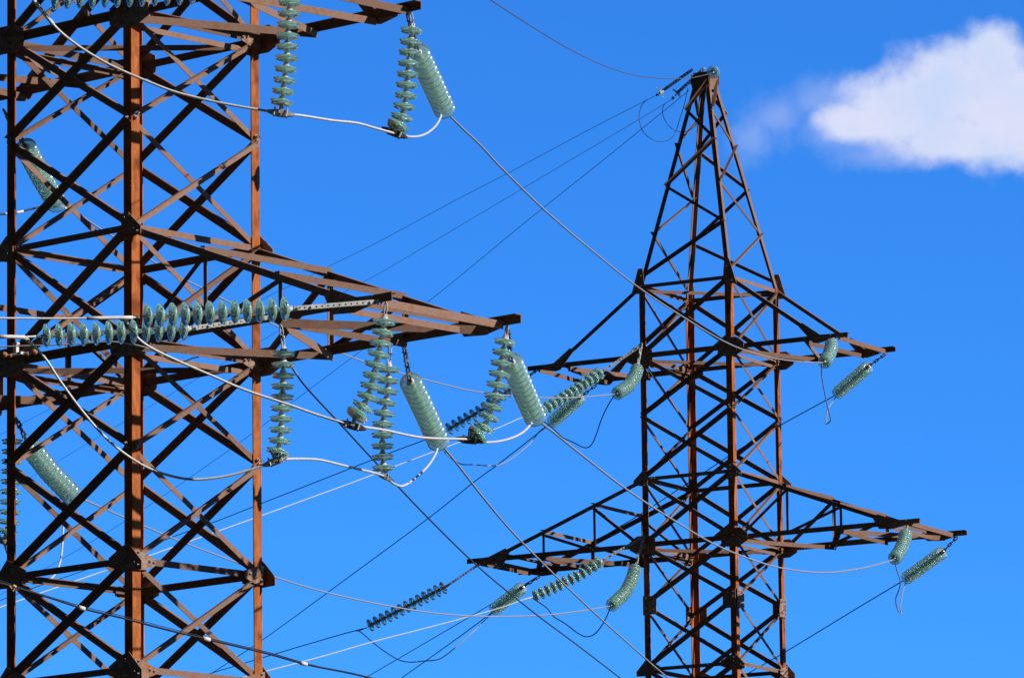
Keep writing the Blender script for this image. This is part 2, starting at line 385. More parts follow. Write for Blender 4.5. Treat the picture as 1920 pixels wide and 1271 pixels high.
    def pk(k, z): t = (z - z0) / (z1 - z0); s2 = 1 - t * (1 - rt_); return Vector((CRN[k][0] * s2, CRN[k][1] * s2, z))
    mb = MB()
    for k, (x, y) in CRN.items():
        mb.angle(pk(k, z0 + .02), pk(k, z1), (-math.copysign(1, x), 0, 0), (0, -math.copysign(1, y), 0), .085, .010)
    peak = mb.build('peak', M['brace'], root)
    def wz(k, y):                                  # height on a peak leg that shows at photo row y
        lo, hi = z0, z1
        for _ in range(40):
            md = (lo + hi) / 2; p = pk(k, md); q = tw('B', p.x, p.y, md - (TOW['B']['z'] - GZ))
            if proj(q)[1] > y: lo = md
            else: hi = md
        return lo
    shift = zb - (TOW['B']['z'] - GZ)
    z0B, z1B = z0, z1
    ZZ = {'LF': [('F', 152), ('L', 208), ('F', 261), ('L', 350), ('F', 415), ('L', 521)],
          'FR': [('R', 152), ('F', 203), ('R', 275), ('F', 338), ('R', 440), ('F', 503)],
          'RB': [('B', 158), ('R', 215), ('B', 285), ('R', 358), ('B', 458), ('R', 531)],
          'BL': [('L', 155), ('B', 219), ('L', 270), ('B', 373), ('L', 437), ('B', 545)]}
    if nm == 'B':
        for fn, zz in ZZ.items():
            k1, k2, n = FACES[fn]; n = Vector(n)
            for j, ((a, ya), (b, yb)) in enumerate(zip(zz, zz[1:])):
                p, q = pk(a, wz(a, ya)), pk(b, wz(b, yb)); d = (q - p).normalized(); pr = n.cross(d).normalized(); pr = pr if pr.z > 0 else -pr
                wd = .062 if j % 2 == 0 else .05
                sgn = 1 if j % 2 == 0 else -1
                mb = MB(); mb.angle(p + pr * wd * .5 + n * sgn * (.012), q + pr * wd * .5 + n * sgn * (.012), -pr, n * sgn, wd, .007); mb.build('brace', M['brace'], peak)
    else:
        for fn, (k1, k2, n) in FACES.items():
            n = Vector(n)
            for j in range(5):
                za, zc_ = z0 + (z1 - z0) * j / 5, z0 + (z1 - z0) * (j + 1) / 5
                a, b = (k1, k2) if j % 2 else (k2, k1)
                p, q = pk(a, za), pk(b, zc_); d = (q - p).normalized(); pr = n.cross(d).normalized()
                mb = MB(); mb.angle(p + n * .01, q + n * .01, pr, n, .06, .007); mb.build('brace', M['brace'], peak)
    mb = MB(); a = H * rt_ + .03
    for n, e in (((0, -1, 0), (1, 0, 0)), ((1, 0, 0), (0, 1, 0)), ((0, 1, 0), (1, 0, 0)), ((-1, 0, 0), (0, 1, 0))):
        n = Vector(n); e = Vector(e); o = n * a
        mb.prism([o + e * x + ZU * (z1 + zz) for x, zz in ((-a - .03, -.08), (-a - .03, .08), (a + .03, .08), (a + .03, -.08), (a * .8, -.22), (-a * .8, -.22))], n, .012)
    mb.bar((-a, 0, z1 + .105), (a, 0, z1 + .105), Vector((0, 1, 0)), ZU, -a, a, 0, .01)
    mb.build('apex_plate', M['brace'], peak)
    return root
towA = tower('A', 'nearer rusty lattice pylon filling the left side, its top out of frame')
towB = tower('B', 'farther rusty lattice pylon at right tapering to a pointed peak')

# ------------------------------------------------------------------ insulators
def disc_meshes(scale, pitch, tagn, gm):
    k = scale
    gp = [(.034, .056), (.060, .056), (.096, .057), (.118, .059), (.1265, .063), (.1255, .067), (.112, .068), (.088, .071), (.072, .076), (.070, .082), (.082, .086), (.106, .089), (.116, .093),
          (.115, .098), (.104, .098), (.092, .093), (.082, .093), (.076, .103), (.070, .103), (.062, .092), (.050, .092), (.044, .100), (.034, .098)]
    if tagn != 'hang':                             # bell shaped discs on the tension strings
        gp = [(.034, .046), (.058, .048), (.088, .056), (.112, .069), (.1245, .081), (.1265, .088), (.1225, .091), (.110, .083), (.092, .073), (.080, .071), (.074, .083), (.067, .083), (.062, .068), (.034, .064)]
    a = MB(); a.lathe([(r * k, z * k) for r, z in gp], 36, closed=True)
    ga = a.mesh('glass_disc_' + tagn, gm, True)
    cp = [(.0001, 0), (.022, 0), (.026, .006), (.026, .020), (.034, .026), (.042, .046), (.044, .058), (.0335, .064), (.0335, .090), (.013, .092), (.012, pitch / k + .004), (.0001, pitch / k + .004)]
    b = MB(); b.lathe([(r * k, z * k) for r, z in cp], 20)
    return ga, b.mesh('metal_cap_' + tagn, M['galv'], True)
PIT_H, PIT_T = .1175, .137
DM = {'h': disc_meshes(.98, PIT_H, 'hang', M['glass']), 't': disc_meshes(1.0, PIT_T, 'tension', M['glass']), 'b': disc_meshes(1.0, PIT_T, 'far', M['glassb']), 'g': disc_meshes(1.0, PIT_T, 'single', M['glass'])}

def resample(pl, n):
    """n points evenly along a pixel polyline"""
    L = [0]
    for a, b in zip(pl, pl[1:]): L.append(L[-1] + math.hypot(b[0] - a[0], b[1] - a[1]))
    o = []
    for i in range(n):
        t = L[-1] * i / (n - 1); j = 0
        while j < len(pl) - 2 and L[j + 1] < t: j += 1
        f = (t - L[j]) / (L[j + 1] - L[j]); o.append((pl[j][0] + f * (pl[j + 1][0] - pl[j][0]), pl[j][1] + f * (pl[j + 1][1] - pl[j][1])))
    return o
def linkage(mb, pts, r=.010):
    """small shackles and eye links strung along a polyline of 3D points"""
    for a, b in zip(pts, pts[1:]):
        L = (b - a).length; k = max(1, round(L / .11)); d = (b - a) / k
        dn = d.normalized(); s1 = dn.orthogonal().normalized(); s2 = dn.cross(s1)
        for i in range(k):
            p = a + d * i; q = p + d * 1.08; sd_ = s1 if i % 2 else s2
            for sg in (-1, 1): mb.tube([p, p.lerp(q, .25) + sd_ * sg * .020, p.lerp(q, .75) + sd_ * sg * .020, q], r * .72, 6)
            mb.tube([q - sd_ * .032, q + sd_ * .032], r, 6)
def straps(mb, a, b, wd=.045, sp=.022):
    """pair of perforated adjusting straps from a to b"""
    d = (b - a); L = d.length; d.normalize()
    side = d.cross(ZU).normalized(); upd = side.cross(d)
    for sg in (-1, 1):
        for k in (-1, 1): mb.bar(a + side * sg * sp, b + side * sg * sp, upd, side, k * wd * .5 - (.011 if k > 0 else 0), k * wd * .5 + (.011 if k < 0 else 0), -.004, .004)
        n = max(3, int(L / .06))
        for i in range(n + 1):
            p = a + d * (L * i / n); e = d * .016
            mb.bar(p - e + side * sg * sp, p + e + side * sg * sp, upd, side, -wd * .49, wd * .49, -.0035, .0035)
    for f in (.02, .2, .98):
        p = a + d * L * f; mb.tube([p - side * .045, p + side * .045], .014, 8)
def istring(label, pl, n, d0, sgn, kind, group, attach=None, chain='link', pitch=None, matlink='galv', end=None, sleeve=True):
    """a string of glass discs through the pixel polyline pl, starting at depth d0"""
    pitch = pitch or (PIT_H if kind == 'h' else PIT_T)
    pp = pl if len(pl) == n + 1 else resample(pl, n + 1)
    pts = [P(pp[0][0], pp[0][1], d0)]; d = d0
    for (x0, y0), (x, y) in zip(pp, pp[1:]):
        q = P(x, y, d); st = (q - pts[-1]).length
        dz = math.sqrt(max(0, pitch * pitch - st * st)) * sgn
        if kind == 'h':
            if st > .104: dz = -.17 * st       # hanging plumb
            else: dz = max(-.040, min(.040, dz))
        d += dz; pts.append(P(x, y, d))
    root = empty('insulator_string', tuple(attach if attach is not None else pts[0])); off = root.location.copy()
    tag(root, label, 'insulator', group)
    ga, ca = DM[kind]
    for i in range(n):
        t = (pts[i + 1] - pts[i]); t.normalize()
        q = t.to_track_quat('Z', 'Y')
        g_ = bpy.data.objects.new('glass_disc', ga); c = bpy.data.objects.new('metal_cap', ca)
        col.objects.link(g_); col.objects.link(c); g_.parent = root; c.parent = g_
        g_.rotation_mode = 'QUATERNION'; g_.rotation_quaternion = q; g_.location = pts[i] - off
    if attach is not None:
        mb = MB()
        if chain == 'strap': straps(mb, pts[0] + (attach - pts[0]) * .04, attach + (pts[0] - attach) * .07); linkage(mb, [pts[0] + (attach - pts[0]) * .1, pts[0]]); linkage(mb, [attach + (pts[0] - attach) * .1, attach], .012)
        else: linkage(mb, [attach, pts[0]], .015 if kind != 'h' else .011)
        mb.build('link_chain', M[matlink], root, off=off)
    return pts, root

# ------------------------------------------------------------------ cables
def catmull(ps, k=7):
    o = []
    for i in range(len(ps) - 1):
        a = ps[max(i - 1, 0)]; b = ps[i]; c = ps[i + 1]; d = ps[min(i + 2, len(ps) - 1)]
        for j in range(k):
            t = j / k; o.append(.5 * ((2 * b) + (c - a) * t + (2 * a - 5 * b + 4 * c - d) * t * t + (3 * b - a - 3 * c + d) * t ** 3))
    o.append(ps[-1]); return o
def path3(pl):
    """pixel points (x, y[, depth]) or 3D Vectors; missing depths run evenly in 1/depth"""
    xy = []; dd = []
    for p in pl:
        if isinstance(p, Vector): X = proj(p); xy.append((X[0], X[1])); dd.append(X[2])
        else: xy.append(p[:2]); dd.append(p[2] if len(p) > 2 else None)
    L = [0]
    for a, b in zip(xy, xy[1:]): L.append(L[-1] + math.hypot(b[0] - a[0], b[1] - a[1]))
    known = [i for i, d in enumerate(dd) if d is not None]
    for i, d in enumerate(dd):
        if d is None:
            a = max(k for k in known if k < i); b = min(k for k in known if k > i)
            f = (L[i] - L[a]) / (L[b] - L[a]); dd[i] = 1 / ((1 - f) / dd[a] + f / dd[b])
    return [P(x, y, d) for (x, y), d in zip(xy, dd)]
def cable(name, label, cat, group, pl, r, mat, sleeves=(), n=8, smooth=True):
    ps = path3(pl); pts = catmull(ps) if smooth else ps
    mb = MB(); mb.tube(pts, r, n); off = Vector(pts[0])
    o = mb.build(name, M[mat], None, True, off=off); o.location = off
    tag(o, label, cat, group)
    for (a, b, rr, sm) in sleeves:                 # sleeve between two fractions of the control points
        i0, i1 = int(a * (len(pts) - 1)), max(int(a * (len(pts) - 1)) + 1, int(b * (len(pts) - 1)))
        mb = MB(); mb.tube(pts[i0:i1 + 1], rr, 10); mb.build('sleeve', M[sm], o, True, off=off)
    return o, pts
def clamp(label, px, py, d, tx, ty, group, mat='cast', k=1.3, dd=0.0):
    """boat shaped suspension clamp gripping a jumper; (tx, ty) is the cable's pixel direction"""
    c = P(px, py, d); t = (P(px + tx, py + ty, d + dd) - c).normalized(); u = (ZU - t * ZU.dot(t)).normalized(); s2 = t.cross(u)
    mb = MB(); prof = [(-.115, .012, .010), (-.085, .022, .022), (-.03, .028, .036), (.03, .028, .036), (.085, .022, .022), (.115, .012, .010)]
    b = len(mb.v)
    for x, wv, hv in prof:
        for a, h in ((-1, .6), (-.75, -.7), (0, -1), (.75, -.7), (1, .6)): mb.v.append(c + (t * x + s2 * a * wv + u * h * hv) * k)
    for i in range(len(prof) - 1):
        for j in range(5):
            l = (j + 1) % 5; mb.f.append((b + i * 5 + j, b + i * 5 + l, b + (i + 1) * 5 + l, b + (i + 1) * 5 + j))
    mb.f.append(tuple(b + j for j in reversed(range(5)))); mb.f.append(tuple(b + (len(prof) - 1) * 5 + j for j in range(5)))
    off = c.copy(); o = mb.build('suspension_clamp', M[mat], None, False, off=off); o.location = off
    tag(o, label, 'clamp', group)
    hb = MB()
    for sg in (-1, 1):
        hb.bar(c + s2 * sg * .034 * k - u * .01 * k, c + s2 * sg * .034 * k + u * .085 * k, t, s2, -.016 * k, .016 * k, -.005 * k, .005 * k)
        hb.tube([c + t * sg * .05 * k + s2 * .034 * k - u * .03 * k, c + t * sg * .05 * k + s2 * .034 * k + u * .034 * k, c + t * sg * .05 * k - s2 * .034 * k + u * .034 * k, c + t * sg * .05 * k - s2 * .034 * k - u * .03 * k], .007 * k, 6)
    hb.tube([c + u * .07 * k - s2 * .045 * k, c + u * .07 * k + s2 * .045 * k], .011 * k, 8)
    hb.build('hanger', M['galv'], o, off=off)
    return c

GH = 'glass insulator strings holding up the jumper cables'
GT = 'glass tension insulator strings'
GJ = 'jumper cables looping past the pylons'
GC = 'line conductors strung between the pylons'
GD = 'line conductors leading away from the far pylon'
GE = 'thin overhead ground wires'
GK = 'clamps gripping the jumper cables'
cx = lambda nm, u, v, lv_, dz=0: tw(nm, u, v * H, LEV[lv_] + dz)
def dep(v): return proj(v)[2]

# --- near pylon, hanging strings
a = cx('A', 4.72, -1, 4, -.05)
s1, _ = istring('hanging string of discs bending left, its clamped foot left of a straight string', [(722, 590), (720, 610), (716.5, 630.5), (713, 651), (708, 671), (703, 691), (699, 711), (694, 731), (687, 750.5), (677, 767), (667, 782)], 10, dep(a), -1, 'h', GH, attach=a)
a = cx('A', 2.92, 1, 4, -.05)
s2, _ = istring('straight vertical string of discs just behind and right of the left-bending one', [(729.5, 680), (728.5, 701), (727.5, 721), (725.5, 741.5), (722, 762), (719, 782), (717.5, 802.5), (717, 823), (717.3, 843.5), (718.2, 864), (719, 884)], 10, dep(a) - .1, 1, 'h', GH, attach=a)
a = cx('A', 3.2, -1, 4, -.10)
s3, _ = istring('straight hanging string of discs beside the near pylon\'s right leg, under the lower arm', [(531.6, 650), (531.5, 670.5), (531, 691), (530.3, 711), (529.8, 731), (529, 752), (528.3, 772), (527.4, 792.5), (526, 813), (523.5, 833), (519, 852.5)], 10, dep(a), -1, 'h', GH, attach=a)
a = cx('A', 4.62, 1, 4, -.05)
s4, _ = istring('hanging string of discs curving left from the outermost tip of the near pylon\'s lower arm', [(949, 628), (945.5, 648), (942, 668), (939, 688.5), (935, 709), (930.5, 730), (926.5, 750), (921, 769.5), (913.5, 789), (904, 806), (891, 818)], 10, dep(a), -1, 'h', GH, attach=a)
a = cx('A', 3.33, -1, 1, -.05)
s5, _ = istring('hanging string of discs cut off by the top edge, beside the near pylon\'s right leg', [(543, -48), (543, -28), (543, -7.5), (542.5, 13), (541.7, 34), (540, 55), (539, 75), (538.5, 96), (537, 117), (535, 138), (532.5, 158.5), (529.5, 179), (526.5, 199)], 12, dep(a), -1, 'h', GH, attach=a)
a = cx('A', 3.27, 1, 1, -.05)
s6, _ = istring('hanging string of discs below the tip of the upper arm, next to a slanted string', [(773, 45), (771, 66.5), (769, 86), (767.3, 106.5), (765.5, 127), (763.8, 147), (762, 167), (759.8, 187.5), (756.5, 207.5), (751, 226), (743, 241)], 10, dep(a), -1, 'h', GH, attach=a)
s7, _ = istring('hanging string of discs at the left edge, partly hidden by the near pylon\'s left leg', [(23, 815), (23, 834), (22.5, 852.5), (22, 871), (21.5, 890), (21, 909), (20, 928), (19.5, 947), (18.5, 966), (16.5, 984), (13, 1002)], 10, 70.3, 1, 'h', GH, attach=P(22, 795, 70.3))
# --- near pylon, strings pulling left towards the viewer
a = P(708, 566, dep(cx('A', 4.55, -1, 4)) - .05)
p1, _ = istring('sideways string of discs in front of the near pylon\'s mast, higher of the pair', [(548, 579), (268, 593)], 12, dep(a) - .25, -1, 't', GT, attach=a, chain='strap', pitch=.1365)
a = P(508, 595, dep(cx('A', 3.0, -1, 4)) - .05)
p2, _ = istring('sideways string of discs in front of the near pylon\'s mast, lower of the pair', [(358, 616), (220, 623), (78, 630)], 12, dep(a) - .3, -1, 't', GT, attach=a, chain='strap', pitch=.1365)
p3, _ = istring('sideways string of discs cropped by the top edge above the near pylon\'s mast', [(374, -13), (93, -2)], 12, dep(cx('A', 2.6, -1, 1)) - .5, -1, 't', GT, attach=P(520, -28, dep(cx('A', 3.3, -1, 1))), chain='strap', pitch=.1365)
# --- near pylon, strings pulling away from the viewer
a = cx('A', 4.62, 1, 4, -.06)
t1, _ = istring('thick slanted string of discs seen end-on under the outermost tip of the lower arm', [(958, 676), (980, 728), (1004, 783)], 12, dep(a) + .35, 1, 't', GT, attach=a, matlink='cast')
a = cx('A', 3.12, 1, 4, -.08)
t2, _ = istring('thick slanted string of discs on a black chain, right of the two overlapping hanging strings', [(768, 712), (795, 768), (823, 830)], 12, dep(a) + .35, 1, 't', GT, attach=a, matlink='cast')
a = cx('A', 3.22, 1, 1, -.06)
t3, _ = istring('thick slanted string of discs seen end-on below the upper arm tip, near the top edge', [(783, 96), (808, 150), (834, 207)], 12, dep(a) + .35, 1, 't', GT, attach=a, matlink='cast')
t5, _ = istring('thick slanted string of discs behind the near pylon\'s left leg, upper of two', [(46, 272), (75, 327), (108, 383)], 12, 70.6, 1, 't', GT, attach=P(6, 205, 70.0), matlink='cast')
t6, _ = istring('thick slanted string of discs behind the near pylon\'s left leg, lower of two', [(54, 834), (92, 883), (137, 930)], 12, 70.9, 1, 't', GT, attach=P(28, 780, 70.3), matlink='cast')
# --- far pylon
def far(label, pl, n, d0, sgn, attach, ml='cast', chain='link', pitch=None): return istring(label, pl, n, d0, sgn, 'b', GT, attach=attach, matlink=ml, chain=chain, pitch=pitch)[0]
a = cx('B', 3.1, -1, 1, -.05); a = P(1564, 634, dep(a) - .05)
q1 = far('short curved string of discs below the far pylon\'s upper right arm, its face towards us', [(1559, 644), (1558, 655), (1554, 667), (1546, 679)], 11, dep(a) - .2, -1, a, 'galv')
a = P(1660, 664, dep(cx('B', 3.2, 1, 1)))
q2 = far('slanted string of discs pointing down left from the far pylon\'s upper right arm tip', [(1628, 687), (1570, 737)], 12, dep(a) + .35, 1, a)
a = P(1701, 983, dep(cx('B', 4.5, -1, 4)) - .05)
q3 = far('short curved string of discs below the far pylon\'s lower right arm, its face towards us', [(1698, 1000), (1695, 1015), (1688, 1032), (1677, 1047)], 12, dep(a) - .2, -1, a, 'galv')
a = P(1795, 1006, dep(cx('B', 4.6, 1, 4)))
q4 = far('slanted string of discs pointing down left from the far pylon\'s lower right arm tip', [(1768, 1034), (1699, 1084)], 12, dep(a) + .35, 1, a)
a = P(1012, 690, dep(cx('B', -3.2, -1, 1)) - .05)
q5 = far('small dark string of discs seen side-on, emerging left of the outermost hanging string', [(968, 722), (905, 768), (838, 806)], 12, dep(a) + .0, 1, a, pitch=.142)
a = P(1118, 722, dep(cx('B', -3.0, 1, 1)))
q6 = far('short slanted string of discs under the far pylon\'s upper left arm, below a longer one', [(1089, 744), (1036, 791)], 12, dep(a) + .3, 1, a)
dl = dep(cx('B', -H, -1, 4)) - .15
a = P(1203, 643, dl)
q7 = far('plump curved string of discs hanging left of the far pylon\'s mast at the upper arm', [(1195, 690), (1190, 707), (1178, 724), (1157, 738)], 13, dl - .25, -1, a, 'galv')
q8 = far('long side-on string of discs under the far pylon\'s upper left arm', [(1130, 696), (1078, 732), (1015, 771)], 12, dl - .1, -1, P(1202, 648, dl), 'galv', 'strap', .131)
a = P(1208, 1003, dl)
q9 = far('plump curved string of discs hanging left of the far pylon\'s mast at the lower arm', [(1191, 1064), (1186, 1084), (1173, 1110), (1146, 1135)], 14, dl - .3, -1, a, 'galv')
q10 = far('long side-on string of discs under the far pylon\'s lower left arm', [(1130, 1050), (1085, 1079), (1001, 1118)], 12, dl - .1, -1, P(1206, 1006, dl), 'galv', 'strap', .131)
a = P(897, 1058, dep(cx('B', -4.6, -1, 4)) - .05)
q11 = far('thin dark side-on string of discs, below left of the far pylon\'s lower left arm tip', [(838, 1098), (690, 1174)], 13, dep(a) - .2, 1, a, 'cast', 'strap', .142)
a = P(1012, 1080, dep(cx('B', -4.5, 1, 4)))
q12 = far('short slanted string of discs hanging from the underside of the far pylon\'s lower left arm', [(979, 1101), (927, 1142)], 12, dep(a) + .3, 1, a)
# single discs on the peak
dpk = dep(tw('B', 0, 0, 7.7))
g1 = istring('single edge-on glass disc ending a black chain left of the far pylon\'s peak', [(1245, 169), (1233, 178)], 1, dpk, -1, 'g', 'single discs at the far pylon\'s peak', attach=P(1298, 131, dpk - .1), chain='strap', matlink='cast')[0]
g2 = istring('single tilted glass disc ending a pale chain left of the far pylon\'s peak', [(1275, 170), (1262, 184)], 1, dpk + .3, 1, 'g', 'single discs at the far pylon\'s peak', attach=P(1320, 129, dpk + .1), chain='strap', matlink='galv', pitch=.18)[0]
g3 = istring('single glass disc facing us flat on the far pylon\'s topmost point', [(1339, 134), (1337, 137)], 1, dpk - .5, -1, 'g', 'single discs at the far pylon\'s peak', attach=P(1330, 136, dpk - .2), chain='link', matlink='galv')[0]
g4 = istring('single pale disc tucked under the far pylon\'s apex plate', [(1303, 147), (1306, 160)], 1, dpk + .1, 1, 'g', 'single discs at the far pylon\'s peak', attach=P(1305, 138, dpk + .1), chain='link', matlink='galv')[0]

# --- jumpers of the near pylon
e = lambda p: (proj(p)[0], proj(p)[1], proj(p)[2])
d1 = dep(p1[-1]); d2 = dep(p2[-1]); d3 = dep(p3[-1])
c1 = proj(s1[-1])[2]; c4 = proj(s4[-1])[2]; c3 = proj(s3[-1])[2]; c2 = proj(s2[-1])[2]; c5 = proj(s5[-1])[2]; c6 = proj(s6[-1])[2]
cable('jumper_cable', 'pale jumper cable dropping from the higher sideways string to the outermost slanted string', 'cable', GJ,
      [(226, 597, d1 - .02), (236, 602), (246, 618), (262, 637), (285, 653), (330, 675), (390, 701), (460, 731), (540, 758), (600, 779), (662, 797, c1), (720, 806), (790, 820), (868, 823), (882, 824, c4), (915, 829), (950, 824), (978, 812), (995, 795), (999, 786, dep(t1[-1]))], .0135, 'alu', [(0, .07, .021, 'pale')])
cable('jumper_cable', 'pale jumper cable sagging low across the near pylon\'s mast from the lower sideways string', 'cable', GJ,
      [(36, 632, d2 - .02), (46, 634), (62, 647), (85, 672), (112, 713), (150, 765), (190, 812), (228, 846), (270, 873), (310, 889), (355, 898), (400, 896), (450, 886), (500, 869), (517, 862, c3), (560, 860), (600, 862), (650, 874), (700, 886), (720, 893, c2), (738, 906), (754, 911), (775, 899), (800, 876), (816, 852), (822, 834, dep(t2[-1]))], .0135, 'alu', [(0, .09, .021, 'pale'), (.34, .60, .014, 'alu')])
cable('jumper_cable', 'pale jumper cable from the top left corner crossing to the near upper arm tip', 'cable', GJ,
      [(48, -20, d3), (62.5, 0), (81, 23), (109, 56), (146, 86), (193, 115), (234, 135), (284, 156), (336, 175), (417, 194), (500, 208.5), (527, 213, c5), (565, 217), (622, 226), (668, 231), (705, 241), (742, 251, c6), (772, 257), (797, 252), (818, 235), (829, 212, dep(t3[-1]))], .0135, 'alu', [(0.05, .14, .021, 'pale')])
clamp('dark clamp at the foot of the left-bending string below the near arm tip', 661, 797, c1, 10, 3, GK)
clamp('clamp at the foot of the straight string beside the black chained string', 720, 893, c2, 10, 5, GK, 'galv', .8)
clamp('clamp under the hanging string beside the near pylon\'s right leg, below the lower arm', 517, 863, c3, 10, -4, GK, 'galv')
clamp('dark clamp at the foot of the outermost hanging string of the lower arm', 880, 824, c4, 10, 1, GK)
clamp('grey boat-shaped clamp beside the near pylon\'s right leg, near the top edge', 526, 212, c5, 10, 1.5, GK, 'galv', 1.3)
clamp('dark clamp at the foot of the hanging string on the upper arm tip', 740, 249, c6, 10, 4, GK)
clamp('round clamp at the left edge below the string behind the near pylon\'s left leg', 8, 1013, proj(s7[-1])[2], 10, 3, GK, 'galv')
cable('jumper_cable', 'short pale jumper hanging behind the near pylon\'s left panels', 'cable', GJ, [(137, 935, dep(t6[-1])), (126, 955), (119, 985), (117, 1020), (112, 1055), (98, 1082), (70, 1095), (30, 1070), (8, 1020, proj(s7[-1])[2])], .0125, 'alu')
cable('jumper_cable', 'short striped jumper at the left edge leading to the upper slanted string', 'cable', GJ, [(-40, 404, 70.9), (0, 402), (30, 399), (60, 392), (90, 386), (112, 387, dep(t5[-1]))], .012, 'dark', [(.02, .16, .015, 'pale'), (.27, .34, .015, 'pale'), (.42, .5, .015, 'pale')])
# --- conductors reaching the near pylon from the left
cable('line_conductor', 'straight pale conductor entering at the left edge to the higher sideways string', 'cable', GC, [(-200, 595.5, d1 - .9), (0, 596.5), (120, 597), (262, 595, d1)], .0115, 'alu', [(.78, .97, .019, 'pale')])
cable('line_conductor', 'pale conductor stub at the left edge to the lower sideways string', 'cable', GC, [(-200, 630, d2 - .9), (0, 631), (40, 632), (76, 630, d2)], .0115, 'alu', [(.38, .75, .020, 'pale')])
cable('line_conductor', 'pale conductor at the top left corner cropped by the top edge', 'cable', GC, [(-200, -6, d3 - .9), (0, -4), (90, -2, d3)], .0115, 'alu')
cable('twisted_wire', 'thin twisted wire running under the lower sideways string along the near pylon', 'cable', None, [(-60, 651, 66.6), (0, 650), (60, 648), (130, 645.5), (180, 642), (215, 641), (255, 647), (285, 656), (310, 670), (330, 678), (345, 678), (360, 672), (373, 669, 66.2)], .0075, 'alu')
# --- conductors between the pylons
cable('line_conductor', 'grey conductor from the topmost slanted string down to the far pylon\'s upper right arm', 'cable', GC, [(835, 209, dep(t3[-1])), (862, 236), (900, 272), (950, 325), (1030, 402), (1120, 478), (1200, 541), (1290, 600), (1370, 646), (1440, 669), (1500, 678), (1543, 680, dep(q1[-1]))], .0118, 'wire', [(0, .03, .016, 'galv')])
cable('line_conductor', 'grey conductor from the outermost slanted string across the far mast to its lower right arm', 'cable', GC, [(1006, 786, dep(t1[-1])), (1040, 812), (1100, 860), (1180, 921), (1260, 973), (1340, 1020), (1420, 1052), (1480, 1067), (1550, 1073), (1620, 1064), (1675, 1049, dep(q3[-1]))], .0122, 'wire', [(0, .03, .016, 'galv')])
cable('line_conductor', 'grey conductor from the string on the black chain descending steeply past the far pylon\'s foot', 'cable', GC, [(826, 832, dep(t2[-1])), (860, 873), (900, 925), (950, 985), (1000, 1038), (1100, 1135), (1190, 1216), (1250, 1268), (1330, 1330, 114)], .0122, 'wire', [(0, .03, .016, 'galv')])
cable('line_conductor', 'dull conductor from behind the near pylon to the plump string at the far upper arm', 'cable', GC, [(110, 387, dep(t5[-1])), (140, 397), (180, 424), (216, 446), (290, 492), (338, 520), (372, 537), (435, 569), (540, 622), (590, 644), (636, 661), (686, 679), (757, 701), (830, 720), (899, 735), (1000, 745), (1080, 745), (1152, 739, dep(q7[-1]))], .0110, 'wire', [(0, .035, .016, 'pale')])
cable('line_conductor', 'dull conductor from the lower left slanted string to the far lower arm\'s plump string', 'cable', GC, [(138, 932, dep(t6[-1])), (158, 937), (236, 971), (330, 1011), (441, 1053), (515, 1081), (600, 1107), (700, 1130), (800, 1147), (880, 1154), (960, 1155), (1050, 1150), (1143, 1136, dep(q9[-1]))], .0110, 'wire')
cable('line_conductor', 'dark thin conductor with a wrapped end slanting down right from beside the hanging string', 'cable', GC, [(546, 684, 69), (553, 697), (575, 727), (640, 797), (700, 862), (800, 968), (900, 1065), (1000, 1147), (1080, 1207), (1165, 1272), (1240, 1330, 112)], .0105, 'dark', [(0, .04, .022, 'galv'), (.05, .13, .0135, 'wire')])
# --- jumpers of the far pylon
cable('jumper_cable', 'dark loop of jumper hanging under the plump string at the far upper left arm', 'cable', GJ, [(1152, 741, dep(q7[-1])), (1140, 760), (1128, 785), (1119, 812), (1110, 832), (1101, 839), (1090, 837), (1075, 829), (1055, 820), (1040, 806), (1024, 793), (1012, 786, dep(q8[-1]))], .0105, 'dark')
cable('jumper_cable', 'thin grey jumper curving under the outermost hanging string', 'cable', GJ, [(838, 808, dep(q5[-1])), (826, 830), (836, 850), (851, 862), (866, 870), (889, 871), (925, 873), (946, 867), (972, 850), (996, 829), (1012, 808), (1033, 794, dep(q6[-1]))], .0105, 'wire')
cable('jumper_cable', 'dark loop of jumper hanging under the plump string at the far lower left arm', 'cable', GJ, [(997, 1120, dep(q10[-1])), (1014, 1131), (1027, 1141), (1038, 1155), (1059, 1168), (1083, 1186), (1100, 1193), (1116, 1187), (1131, 1168), (1142, 1145), (1145, 1137, dep(q9[-1]))], .0105, 'dark')
cable('jumper_cable', 'long sagging jumper left of the short string under the far lower left arm', 'cable', GJ, [(671, 1181, dep(q11[-1])), (680, 1187), (697, 1202), (719, 1219), (747, 1236), (769, 1240.5), (794, 1238.5), (820, 1236), (838, 1226), (862, 1206), (888, 1183), (909, 1162), (925, 1147, dep(q12[-1]))], .0105, 'wire')
cable('jumper_cable', 'loose hanging jumper with a hooked end under the far upper right arm', 'cable', GJ, [(1541, 684, dep(q1[-1])), (1541, 705), (1545, 730), (1550, 755), (1555, 775), (1557.5, 787), (1553, 793), (1549, 794), (1550, 780), (1553, 765), (1562, 752), (1568, 742), (1569, 736, dep(q2[-1]))], .0105, 'wire')
cable('jumper_cable', 'loose hanging jumper loop under the far lower right arm', 'cable', GJ, [(1677, 1050, dep(q3[-1])), (1682, 1070), (1688, 1088), (1686, 1104), (1680, 1120), (1681, 1136), (1686, 1147), (1690, 1150), (1688, 1140), (1690, 1122), (1694, 1104), (1699, 1090), (1699, 1084, dep(q4[-1]))], .0105, 'wire')
